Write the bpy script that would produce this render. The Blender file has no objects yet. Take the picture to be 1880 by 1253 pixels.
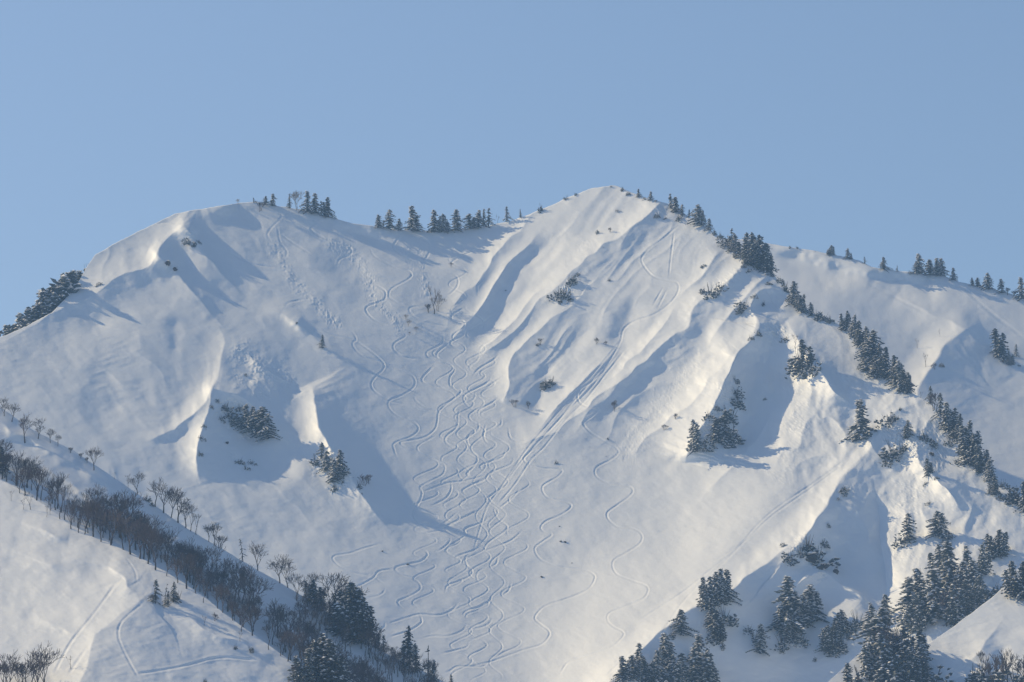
import bpy, math, random
import numpy as np

# ---------------------------------------------------------------- camera, sky, sun, exposure
scene = bpy.context.scene
R = math.radians
PITCH = R(12.0)
FPX = 8000.0                       # focal length in pixels of a 1880 px wide frame
cam_d = bpy.data.cameras.new('camera'); cam = bpy.data.objects.new('camera', cam_d)
scene.collection.objects.link(cam); scene.camera = cam
cam_d.sensor_width = 36.0; cam_d.lens = 36.0 * FPX / 1880.0
cam_d.clip_start = 1.0; cam_d.clip_end = 60000.0
cam.location = (0, 0, 0); cam.rotation_euler = (R(90) + PITCH, 0, 0)

SUN = np.array((-0.73, 0.43, 0.54)); SUN /= np.linalg.norm(SUN)      # towards the sun
world = bpy.data.worlds.new('World'); scene.world = world; world.use_nodes = True
wn = world.node_tree.nodes; wl = world.node_tree.links
bg = wn['Background']
sky = wn.new('ShaderNodeTexSky'); sky.sky_type = 'NISHITA'; sky.sun_disc = False
sky.sun_elevation = math.asin(SUN[2]); sky.sun_rotation = math.atan2(SUN[0], SUN[1])
sky.altitude = 1200; sky.air_density = 1.0; sky.dust_density = 1.6; sky.ozone_density = 1.2
wl.new(sky.outputs[0], bg.inputs[0]); bg.inputs[1].default_value = 0.112
sun_d = bpy.data.lights.new('sun', 'SUN'); sun_d.energy = 5.0; sun_d.angle = R(0.53)
sun_d.color = (1.0, 0.79, 0.46)
sun = bpy.data.objects.new('sun', sun_d); scene.collection.objects.link(sun)
from mathutils import Vector
sun.rotation_euler = Vector(-SUN).to_track_quat('-Z', 'Y').to_euler()
sun.location = Vector(SUN) * 3000
scene.view_settings.view_transform = 'Standard'; scene.view_settings.look = 'None'
scene.view_settings.exposure = 0.22; scene.view_settings.gamma = 1.0
scene.view_settings.use_curve_mapping = False
scene.cycles.max_bounces = 5; scene.cycles.diffuse_bounces = 3
scene.cycles.transparent_max_bounces = 4; scene.cycles.volume_bounces = 0

HAZE = 1.5e-4
STEP = 1.5
rng = np.random.default_rng(7); random.seed(7)
COL = scene.collection
CE, SE = math.cos(PITCH), math.sin(PITCH)

def unproject(u, v, Y):
    a = (u - 940.0) / FPX; b = (626.5 - v) / FPX
    k = Y / (CE - b * SE)
    return k * a, Y + 0 * a, k * (SE + b * CE)

# ---------------------------------------------------------------- numeric helpers
def tps_fit(P):
    P = np.array(P, float); n = len(P)
    X = P[:, :2] / 500.0
    d = np.sqrt(((X[:, None] - X[None]) ** 2).sum(-1)) + 1e-9
    K = d * d * np.log(d)
    A = np.zeros((n + 3, n + 3)); A[:n, :n] = K + np.eye(n) * 1e-3
    A[:n, n] = 1; A[:n, n+1:] = X; A[n, :n] = 1; A[n+1:, :n] = X.T
    w = np.linalg.solve(A, np.concatenate([P[:, 2], np.zeros(3)]))
    return X, w
def tps_eval(fit, U, V):
    X, w = fit; n = len(X); u = U / 500.0; v = V / 500.0
    out = w[n] + w[n+1] * u + w[n+2] * v
    for i in range(n):
        r2 = (u - X[i, 0]) ** 2 + (v - X[i, 1]) ** 2 + 1e-12
        out = out + w[i] * 0.5 * r2 * np.log(r2)
    return out

def line_dist(U, V, pts):
    """distance, side (+1 = screen right when the line runs downwards), interpolated 3rd value"""
    best = np.full(U.shape, 1e9); side = np.ones(U.shape); val = np.zeros(U.shape); along = np.zeros(U.shape)
    acc = 0.0
    for (a, b) in zip(pts[:-1], pts[1:]):
        du, dv = b[0] - a[0], b[1] - a[1]; L = math.hypot(du, dv) + 1e-9
        ou, ov = U - a[0], V - a[1]
        t = np.clip((ou * du + ov * dv) / (L * L), 0, 1)
        d = np.hypot(ou - t * du, ov - t * dv)
        m = d < best
        best = np.where(m, d, best)
        side = np.where(m, np.where(dv * ou - du * ov > 0, 1.0, -1.0), side)
        val = np.where(m, a[2] + t * (b[2] - a[2]), val)
        along = np.where(m, acc + t * L, along)
        acc += L
    return best, side, val, along

def smooth_line(pts, n=6):
    """Catmull-Rom through the points"""
    P = [np.array(p, float) for p in pts]; P = [2 * P[0] - P[1]] + P + [2 * P[-1] - P[-2]]
    out = []
    for i in range(1, len(P) - 2):
        for k in range(n):
            t = k / n
            out.append(0.5 * (2 * P[i] + (P[i+1] - P[i-1]) * t + (2*P[i-1] - 5*P[i] + 4*P[i+1] - P[i+2]) * t*t
                              + (-P[i-1] + 3*P[i] - 3*P[i+1] + P[i+2]) * t**3))
    out.append(P[-2]); return out

def hash2(i, j, s):
    h = (i * 374761393 + j * 668265263 + s * 2147483647 + 12345).astype(np.int64) & 0xFFFFFFFF
    h = ((h ^ (h >> 13)) * 1274126177) & 0xFFFFFFFF
    h = h ^ (h >> 16)
    return (h & 0xFFFF) / 65535.0 * 2 - 1
def vnoise(x, y, s=0):
    xi = np.floor(x).astype(np.int64); yi = np.floor(y).astype(np.int64)
    fx = x - xi; fy = y - yi
    fx = fx*fx*fx*(fx*(fx*6-15)+10); fy = fy*fy*fy*(fy*(fy*6-15)+10)
    a = hash2(xi, yi, s); b = hash2(xi+1, yi, s); c = hash2(xi, yi+1, s); d = hash2(xi+1, yi+1, s)
    return (a*(1-fx)+b*fx)*(1-fy) + (c*(1-fx)+d*fx)*fy
def fbm(x, y, o=4, s=0):
    t = 0; a = 1.0; n = 0
    for k in range(o):
        t = t + a * vnoise(x * 2**k, y * 2**k, s + k * 17); n += a; a *= 0.5
    return t / n

class Layer:
    """One fold of the terrain: crest line, valley side facing the camera, back side beyond the crest."""
    def __init__(s, name, crest, vbot, u0, u1, Yref, vref, slope, base, feats, tracks=(), debris=(), rough=1.0, seed=0, back=0.55, step=None):
        s.name = name; s.crest = np.array(crest, float); s.seed = seed
        s.Yref, s.vref, s.slope = Yref, vref, slope
        s.fit = tps_fit(base); s.feats = feats; s.tracks = tracks; s.debris = debris; s.rough = rough
        s.u0, s.u1, s.vbot, s.back = u0, u1, vbot, back
        s.step = (step or STEP); s.extra = None; s.fine = None
    def crest_v(s, u):
        c = np.interp(u, s.crest[:, 0], s.crest[:, 1])
        return c + 1.3 * s.rough * fbm(u / 17.0, u * 0 + s.seed * 3.3, 3, s.seed + 5)
    def relief(s, U, V):
        r = tps_eval(s.fit, U, V)
        # wander the ridge lines a little so that no crest runs like a ruled curve
        wu = 9. * fbm(U / 55, V / 55, 2, s.seed + 81) + .7 * vnoise(U / 9, V / 9, s.seed + 82)
        wv = 9. * fbm(U / 55, V / 55, 2, s.seed + 91) + .7 * vnoise(U / 9, V / 9, s.seed + 92)
        U = U + wu; V = V + wv
        for f in s.feats:
            pts, wl_, wr_ = f[0], f[1], f[2]; prof = f[3] if len(f) > 3 else 's'
            P = smooth_line(pts, 4) if len(pts) > 2 else pts
            m = max(wl_, wr_)
            us = [p[0] for p in P]; vs = [p[1] for p in P]
            box = (U > min(us) - m) & (U < max(us) + m) & (V > min(vs) - m) & (V < max(vs) + m)
            if not box.any(): continue
            d, side, h, _ = line_dist(U[box], V[box], P)
            t = np.clip(d / np.where(side > 0, wr_, wl_), 0, 1)
            if prof == 's': p = 1.12 * (1 - t) ** 2.0
            elif prof == 'l': p = np.where(t < .04, 1 - t * t / .08, 1 - t + .0) ; p = np.clip(1 - t, 0, 1) ** 1.25
            elif prof == 'g': p = np.clip(np.exp(-4.5 * t * t) - .011, 0, 1)
            else: p = (1 - t * t) ** 2
            r[box] += h * p
        return r
    def detail(s, U, V):
        n = 2.2 * fbm(U / 150, V / 150, 4, s.seed + 1) + 0.3 * fbm((U + V * .8) / 60, (V - U * .8) / 26, 4, s.seed + 2)
        n = n + 0.05 * fbm(U / 9, V / 5, 3, s.seed + 3) + .09 * fbm((U + .3 * V) / 45, (V - .25 * U) / 7, 3, s.seed + 4)
        n = n + .38 * fbm(U / 38, V / 20, 3, s.seed + 6)
        rip = np.clip(fbm(U / 110, V / 80, 2, s.seed + 8) * 2.2, 0, 1)
        n = n + .11 * rip * vnoise((U * .35 + V) / 5.5, (U - .35 * V) / 30, s.seed + 9)
        if s.extra is not None: n = n + s.extra(U, V)
        return n * s.rough
    def marks(s, U, V):
        r = np.zeros(U.shape)
        for t in s.tracks:
            pts = t[0]; w = t[1] if len(t) > 1 else 1.55; dep = t[2] if len(t) > 2 else 0.38
            P = [tuple(p) + (1.0,) for p in smooth_line([(a, b) for a, b in pts], 5)] if len(pts) > 2 else [tuple(p) + (1.0,) for p in pts]
            us = [p[0] for p in P]; vs = [p[1] for p in P]; m = w * 4
            box = (U > min(us) - m) & (U < max(us) + m) & (V > min(vs) - m) & (V < max(vs) + m)
            if not box.any(): continue
            Ub, Vb = U[box], V[box]
            d, side, _, al = line_dist(Ub, Vb, P)
            q = d / w
            L = al.max() + 1e-6
            fade = np.clip(np.minimum(al, L - al) / 14.0, 0.15, 1)
            wob = 0.85 + 0.3 * vnoise(al / 22.0, al * 0 + pts[0][0], 3)
            g = -np.exp(-q * q * 1.2) + 0.3 * np.exp(-((q - 2.0) ** 2) * 1.6)
            r[box] += dep * g * fade * wob
        for t in s.debris:
            pts, w, amp = t
            P = [tuple(p) + (1.0,) for p in smooth_line([(a, b) for a, b in pts], 4)]
            us = [p[0] for p in P]; vs = [p[1] for p in P]; m = w * 2
            box = (U > min(us) - m) & (U < max(us) + m) & (V > min(vs) - m) & (V < max(vs) + m)
            if not box.any(): continue
            Ub, Vb = U[box], V[box]
            d, side, _, al = line_dist(Ub, Vb, P)
            k = np.clip(1.3 - d / w * (1 + .5 * vnoise(Ub / 8, Vb / 8, 9)), 0, 1)
            L = al.max() + 1e-6
            k = k * np.clip(np.minimum(al, L - al) / 15.0, 0, 1)
            r[box] += k * amp * .55 * (np.abs(fbm(Ub / 4.2, Vb / 3.6, 3, 31)) * 1.6 + .5 * fbm(Ub / 12., Vb / 14., 2, 37) - .25)
        return r
    def depth(s, U, V, marks=True):
        r = s.relief(U, V) + s.detail(U, V)
        if marks: r = r + s.marks(U, V)
        return s.Yref + s.slope * (s.vref - V) - r
    def at(s, u, v):
        U = np.array([float(u)]); V = np.array([float(v)])
        Y = s.depth(U, V, False)
        x, y, z = unproject(U, V, Y)
        return Vector((float(x[0]), float(y[0]), float(z[0])))
    def build(s, mat):
        st = s.step
        if s.fine:                                      # closer columns where the ski tracks run
            edges = [(s.u0, -24, 5.), (-24, s.fine[0], st * 1.15), (s.fine[0], s.fine[1], st * .68), (s.fine[1], 1904, st * 1.15), (1904, s.u1, 5.)]
            us = np.concatenate([np.arange(a, b, d) for a, b, d in edges])
        else: us = np.arange(s.u0, s.u1 + st, st)
        nu = len(us)
        cv = s.crest_v(us)
        vis = min(1268., s.vbot - 20)
        k = np.clip((vis - cv) / (s.vbot - cv), .3, 1.)            # share of a column that can be seen
        nv = int((vis - np.percentile(cv, 20)) / (st * (.82 if s.fine else 1)))
        S1 = np.linspace(0, 1, nv); S2 = np.linspace(0, 1, 9)[1:]
        S = np.concatenate([S1[:, None] * k[None], k[None] + S2[:, None] * (1 - k)[None]], 0); nv = len(S)
        V = cv[None, :] + (s.vbot - cv)[None, :] * S
        U = np.repeat(us[None, :], nv, 0)
        Y = s.depth(U, V)
        # round the last metres up to the crest over, so that it rolls away instead of ending in a cut
        x, y, z = unproject(U, V, Y)
        front = np.stack([x, y, z], -1)
        rows = []
        for dy in (1100., 700., 340., 230., 150., 95., 60., 36., 20., 11., 5.5, 2.4):
            b = front[0].copy(); b[:, 1] += dy; b[:, 2] -= dy * s.back * (1 - math.exp(-dy / 14.)) + 0.4
            b[:, 2] += np.minimum(dy, 40) / 40 * 3.0 * fbm(us / 40., us * 0 + dy / 20., 3, s.seed + 40)* (dy > 8)
            b[:, 2] = np.maximum(b[:, 2], -8.)
            rows.append(b)
        low = []                                        # on below the frame, down to the valley floor
        for dy, k in ((30., .88), (90., .62), (190., .25), (300., -.02)):
            b = front[-1].copy(); b[:, 1] -= dy; b[:, 2] = b[:, 2] * k - (8 if k < 0 else 0); low.append(b)
        allp = np.concatenate([np.stack(rows), front, np.stack(low)], 0)
        H, W = allp.shape[:2]
        verts = allp.reshape(-1, 3)
        i = np.arange((H - 1) * W).reshape(H - 1, W)[:, :-1].ravel()
        quads = np.stack([i, i + W, i + W + 1, i + 1], -1)
        me = bpy.data.meshes.new(s.name)
        me.vertices.add(len(verts)); me.vertices.foreach_set('co', verts.astype(np.float32).ravel())
        me.loops.add(quads.size); me.loops.foreach_set('vertex_index', quads.astype(np.int32).ravel())
        me.polygons.add(len(quads)); me.polygons.foreach_set('loop_start', np.arange(0, quads.size, 4, dtype=np.int32))
        me.polygons.foreach_set('loop_total', np.full(len(quads), 4, np.int32))
        me.polygons.foreach_set('use_smooth', np.ones(len(quads), bool))
        me.update(calc_edges=True)
        me.materials.append(mat)
        o = bpy.data.objects.new(s.name, me); COL.objects.link(o); o['kind'] = 'structure'
        return o

# ---------------------------------------------------------------- materials
def new_mat(name):
    m = bpy.data.materials.new(name); m.use_nodes = True
    return m, m.node_tree.nodes, m.node_tree.links, m.node_tree.nodes['Principled BSDF']
def snow_material():
    m, n, l, b = new_mat('snow')
    b.inputs['Base Color'].default_value = (.80, .83, .87, 1)
    b.inputs['Roughness'].default_value = .62
    b.inputs['Specular IOR Level'].default_value = .25
    tc = n.new('ShaderNodeTexCoord')
    no = n.new('ShaderNodeTexNoise'); no.inputs['Scale'].default_value = .55; no.inputs['Detail'].default_value = 5
    l.new(tc.outputs['Object'], no.inputs['Vector'])
    bu = n.new('ShaderNodeBump'); bu.inputs['Strength'].default_value = .2; bu.inputs['Distance'].default_value = .35
    l.new(no.outputs['Fac'], bu.inputs['Height']); l.new(bu.outputs[0], b.inputs['Normal'])
    return m
SNOW = snow_material()

# ---------------------------------------------------------------- terrain data
main = Layer('mountain',
  crest=[(-260,760),(-60,650),(0,620),(50,599),(95,574),(120,548),(145,516),(160,490),(175,468),(230,437),(290,408),(320,394),(345,388),(415,377),(440,373),(470,371),(500,377),(560,386),(600,397),(650,411),(700,418),(770,424),(800,426),(835,422),(870,418),(900,415),(940,405),(970,394),(1000,383),(1040,364),(1080,348),(1110,342),(1130,341),(1160,354),(1200,368),(1235,375),(1260,395),(1290,412),(1330,440),(1360,465),(1390,490),(1420,505),(1450,540),(1490,575),(1530,590),(1560,612),(1600,660),(1640,705),(1680,725),(1710,742),(1740,790),(1790,840),(1830,880),(1880,935),(1960,1000),(2150,1150)],
  vbot=1420, u0=-250, u1=2130, Yref=2000, vref=850, slope=.45,
  base=[(-250,700,10),(-250,1000,15),(-250,1400,20),
        (0,640,18),(150,520,8),(330,400,6),(450,380,2),(650,420,-4),(800,435,-8),(950,410,2),(1120,350,26),
        (100,700,19),(250,650,17),(380,620,11),(250,850,15),(100,1000,18),
        (450,500,2),(600,550,0),(750,520,-2),(850,500,-4),(880,600,-4),(700,700,-1),(550,700,5),(450,800,10),
        (600,900,5),(450,1000,7),(700,1050,2),(850,800,-4),(880,950,-4),(880,1100,-4),(880,1250,-4),(880,1400,-4),
        (500,1300,8),(200,1300,14),
        (1050,500,18),(1200,420,36),(1050,700,11),(1050,900,4),(1050,1100,3),(1000,1300,2),
        (1200,600,32),(1200,800,16),(1250,1000,20),(1300,480,48),(1400,600,54),(1380,800,42),(1350,900,36),
        (1500,700,60),(1500,850,52),(1420,960,48),(1300,1070,42),(1150,1220,32),
        (1550,600,64),(1650,730,74),(1700,800,76),(1650,900,62),(1600,1000,52),(1560,1100,42),(1420,1120,32),(1480,1180,22),(1400,1200,22),(1300,1253,16),(1450,1260,6),
        (1800,880,76),(1900,980,76),(1780,1000,70),(1700,1100,60),(1600,1250,36),(1850,1150,70),(2130,1200,80),(2130,1400,80),(1500,1400,0),(1200,1400,14),(1080,1360,24)],
  feats=[])
main.fine = (600, 1260)
def _sm(x, a, b):
    t = np.clip((x - a) / (b - a), 0, 1); return t * t * (3 - 2 * t)
def _ridged(a, b, s): return 1 - 2 * np.abs(fbm(a, b, 3, s)) * 1.6
def _main_extra(U, V):
    a, b = U * .73 + V * .68, -U * .68 + V * .73
    w = fbm(U / 90, V / 90, 2, 71) * .5
    m1 = _sm(U, 880, 980) * (1 - _sm(U + .55 * V, 1720, 1900)) * (1 - _sm(V, 700, 900))
    e = .6 * m1 * _ridged(a / 46 + w, b / 230, 61)
    m2 = _sm(U - .9 * V, 560, 760) * _sm(V, 560, 700)
    e = e + 1.1 * m2 * _ridged(U / 58 + w, V / 80, 63) + .5 * m2 * fbm(U / 15, V / 19, 3, 67)
    m3 = (1 - _sm(U, 560, 720))
    a3, b3 = U * .7 - V * .7, U * .7 + V * .7
    e = e + .45 * m3 * _ridged(a3 / 60 + w, b3 / 170, 65)
    return e
main.extra = _main_extra
back_ridge = Layer('back_ridge',
  crest=[(1100,470),(1300,440),(1380,440),(1420,449),(1480,458),(1540,470),(1575,478),(1600,490),(1640,497),(1690,502),(1730,505),(1760,518),(1800,525),(1840,535),(1880,548),(2000,590),(2150,650)],
  vbot=1150, u0=1120, u1=2130, Yref=2220, vref=700, slope=.54, seed=11, step=2.3,
  base=[(1200,500,0),(1400,460,0),(1500,560,10),(1600,700,6),(1700,600,8),(1800,560,10),(1900,620,8),(1850,750,0),(2100,700,0),(1500,900,10),(2100,1100,0),(1200,1100,0)],
  feats=[])
mid_ridge = Layer('mid_ridge',
  crest=[(-260,640),(-100,700),(0,748),(60,790),(130,825),(180,858),(250,905),(300,940),(350,975),(420,1015),(470,1045),(540,1085),(580,1110),(640,1150),(700,1195),(760,1225),(820,1255),(900,1300),(1000,1370)],
  vbot=1420, u0=-250, u1=980, Yref=1480, vref=1000, slope=.28, seed=22, step=2.4,
  base=[(-250,700,25),(0,800,9),(200,900,5),(400,1030,-10),(600,1150,-30),(800,1260,-50),(0,1000,14),(300,1100,5),(600,1300,-25),(0,1400,22),(980,1400,-70),(-250,1400,40)],
  feats=[])
front_ridge = Layer('front_ridge',
  crest=[(-260,760),(-100,835),(0,880),(50,905),(100,940),(130,964),(190,993),(240,1014),(275,1033),(330,1065),(380,1100),(430,1140),(480,1175),(520,1205),(560,1230),(600,1260),(700,1340),(800,1400)],
  vbot=1440, u0=-250, u1=800, Yref=1330, vref=1050, slope=.30, seed=33, step=1.9,
  base=[(-250,900,-12),(0,900,-5),(100,960,0),(250,1040,6),(400,1120,7),(550,1230,3),(0,1100,-2),(150,1100,7),(240,1110,13),(0,1250,0),(170,1250,12),(400,1250,9),(700,1400,-16),(0,1440,0),(-250,1440,-10)],
  feats=[])
near_slope = Layer('near_slope',
  crest=[(1380,1420),(1480,1290),(1520,1252),(1570,1208),(1590,1187),(1640,1182),(1690,1188),(1706,1181),(1740,1158),(1777,1131),(1820,1098),(1853,1068),(1880,1060),(1960,1010),(2150,920)],
  vbot=1440, u0=1380, u1=2130, Yref=1640, vref=1200, slope=.34, seed=44, step=2.2,
  base=[(1400,1400,-10),(1580,1200,-6),(1700,1200,0),(1800,1150,10),(1880,1100,16),(1880,1250,14),(1720,1260,2),(2100,1000,30),(2100,1400,30)],
  feats=[])
main.feats = [
 ([(985,430,0),(940,475,3),(890,540,4),(846,595,3),(820,630,0)],22,50), ([(1010,520,0),(960,570,3),(915,612,3.5),(880,650,0)],22,45), ([(1130,640,0),(1080,690,3),(1030,740,3),(980,800,0)],24,50), ([(1250,560,0),(1200,620,3.5),(1150,670,3),(1110,700,0)],22,40), ([(1440,720,0),(1400,790,2.5),(1340,860,2.5),(1280,920,0)],40,60),
 ([(1445,540,0),(1405,533,4),(1380,560,5),(1386,590,4),(1360,640,0)],30,42), ([(1425,498,0),(1400,512,3),(1370,545,4),(1330,590,3),(1290,640,0)],30,44), ([(1330,455,0),(1305,475,4),(1275,520,3),(1245,560,0)],30,40),
 # left massif
 ([(322,396,0),(335,415,5),(300,455,5),(280,480,6),(200,520,5),(120,565,4),(40,610,2),(-40,650,0)],50,60),
 ([(322,405,1),(340,424,4.5),(362,444,1)],30,30,'g'), ([(330,412,0),(348,430,5),(380,470,4),(420,515,2),(450,545,0)],60,25),
 ([(276,460,1),(298,470,4.5),(320,494,1)],30,30,'g'), ([(280,458,0),(302,478,5),(340,525,4.5),(380,570,2.5),(420,610,0)],60,34),
 ([(385,585,0),(408,618,2.6),(402,660,3.2),(395,700,4),(386,730,7.5),(370,775,10),(362,822,9),(364,858,4),(372,890,0)],44,110), ([(450,640,3),(480,670,3)],90,90,'g'), ([(395,700,0),(378,735,3),(350,762,3.5),(310,790,2.5),(265,815,0)],30,20),
 ([(372,715,0),(400,716,7),(450,738,8),(500,785,6),(550,828,0)],50,60), ([(440,790,-6),(455,815,-9),(500,838,-6)],70,70,'r'),
 ([(470,665,3),(500,690,3),(530,700,1)],30,14), ([(470,705,2),(495,715,2)],20,14,'r'),
 ([(570,705,0),(580,728,7),(590,790,12),(628,850,12),(662,900,9),(685,940,5),(705,965,1.5),(735,990,0)],55,100),
 ([(480,560,0),(545,590,3),(600,640,2.5),(680,690,0)],50,40), ([(520,578,0),(545,590,3),(570,612,0)],22,22,'g'),
 ([(195,695,-1.6),(215,730,-1.6)],60,60,'g'), ([(240,675,-1.2),(255,705,-1.2)],44,44,'g'), ([(180,755,-1.6),(235,795,-1.6)],60,60,'g'),
 ([(316,600,-1.4),(320,632,-1.4)],28,28,'g'), ([(268,735,-.8),(272,755,-.8)],28,28,'g'), ([(150,572,-2.5),(178,588,-2.5)],36,36,'g'),
 ([(370,386,0),(400,382,3),(420,380,3.5),(435,378,0)],30,30,'g'), ([(425,398,-1.5),(465,412,-1.5)],50,50,'g'),
 ([(620,414,-1.5),(650,424,-2.5),(690,434,-2.2)],44,44,'g'), ([(585,394,0),(640,409,2.4),(695,418,2.4),(720,421,0)],18,18,'r'),
 ([(590,440,-1),(630,480,-3),(660,520,-3),(680,560,-1)],60,60,'g'),
 # right massif
 ([(970,400,2),(930,440,4),(880,500,4.5),(840,560,3),(800,620,0)],34,95),
 ([(1020,445,-2.5),(985,470,-3.5),(960,490,-2)],40,40,'g'), ([(942,500,-1.5),(930,528,-2.4)],32,32,'g'),
 ([(1225,360,0),(1208,375,5),(1190,395,6),(1150,425,6),(1090,470,5),(1040,510,4),(980,570,4),(920,625,3),(870,670,0)],36,60),
 ([(1060,545,2),(1000,600,3.5),(950,650,4),(928,710,4),(920,740,0)],32,70),
 ([(1075,590,-1.5),(1055,640,-3),(1030,665,-2)],60,60,'g'), ([(1000,685,-2.5),(1005,705,-2.5)],44,44,'g'), ([(990,725,-2.2),(982,748,-2.2)],34,34,'g'),
 ([(1160,580,-2.5),(1140,620,-3.5)],40,40,'g'),
 ([(1385,462,0),(1362,480,6),(1330,515,8),(1290,555,7),(1230,620,6.5),(1160,680,5.5),(1110,715,5),(1060,770,4),(990,805,3),(950,815,0)],44,96),
 ([(1350,640,0),(1330,660,3),(1270,730,5),(1200,790,4),(1150,840,0)],50,70),
 ([(1384,572,0),(1388,605,8),(1350,660,18),(1315,735,17),(1272,810,12),(1262,850,0)],90,120), ([(1405,690,-10),(1385,785,-11)],92,92,'r'),
 ([(1440,590,0),(1460,622,7),(1485,665,13),(1530,715,9),(1575,750,0)],60,90),
 ([(1690,735,2),(1640,765,4),(1590,815,5),(1550,870,5),(1505,945,6),(1440,1010,7),(1370,1065,9),(1260,1125,10),(1190,1180,10),(1120,1253,10),(1020,1360,8)],50,130),
 ([(1540,890,1),(1520,920,4),(1498,948,9),(1470,990,7),(1430,1040,3)],50,120), ([(1540,1010,-8),(1580,1070,-8)],80,80,'r'),
 ([(1460,1075,3),(1500,1050,6),(1540,1070,6),(1580,1098,6),(1600,1120,0)],60,25),
 ([(1600,860,0),(1615,960,-7),(1625,1030,-9),(1630,1090,-10),(1600,1180,-6)],60,110),
 ([(1680,760,0),(1690,850,7),(1720,880,8),(1745,905,7),(1770,950,0)],40,60),
]
back_ridge.feats = [
 ([(1425,466,-4),(1480,490,-7),(1540,505,-7),(1590,512,-2)],56,56,'g'), ([(1610,514,-2),(1650,524,-4.5),(1700,530,-4.5)],42,42,'g'),
 ([(1400,449,3),(1480,460,3.5),(1560,478,3),(1690,505,3)],22,22,'r'),
 ([(1650,540,0),(1700,570,5),(1760,600,7),(1810,635,5),(1860,690,0)],80,60),
 ([(1800,590,0),(1745,625,7),(1715,670,9),(1690,720,6)],50,140),
]
front_ridge.feats = [
 ([(290,1080,0),(262,1092,3),(225,1128,2.6),(192,1150,3),(170,1175,3),(150,1253,2.6)],60,150),
 ([(110,1022,0),(150,1028,1.6),(190,1035,2),(228,1060,2.4),(233,1078,2.4),(262,1090,0)],46,50), ([(40,960,0),(90,975,2),(130,985,0)],30,40), ([(20,1010,0),(80,1030,1.6),(130,1050,0)],36,50), ([(60,1120,0),(110,1150,1.5),(160,1170,0)],40,50), ([(165,1038,-2),(195,1042,-2)],40,40,'g'),
 ([(300,1115,0),(370,1150,3),(440,1180,3),(500,1215,0)],60,20),
]

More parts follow.
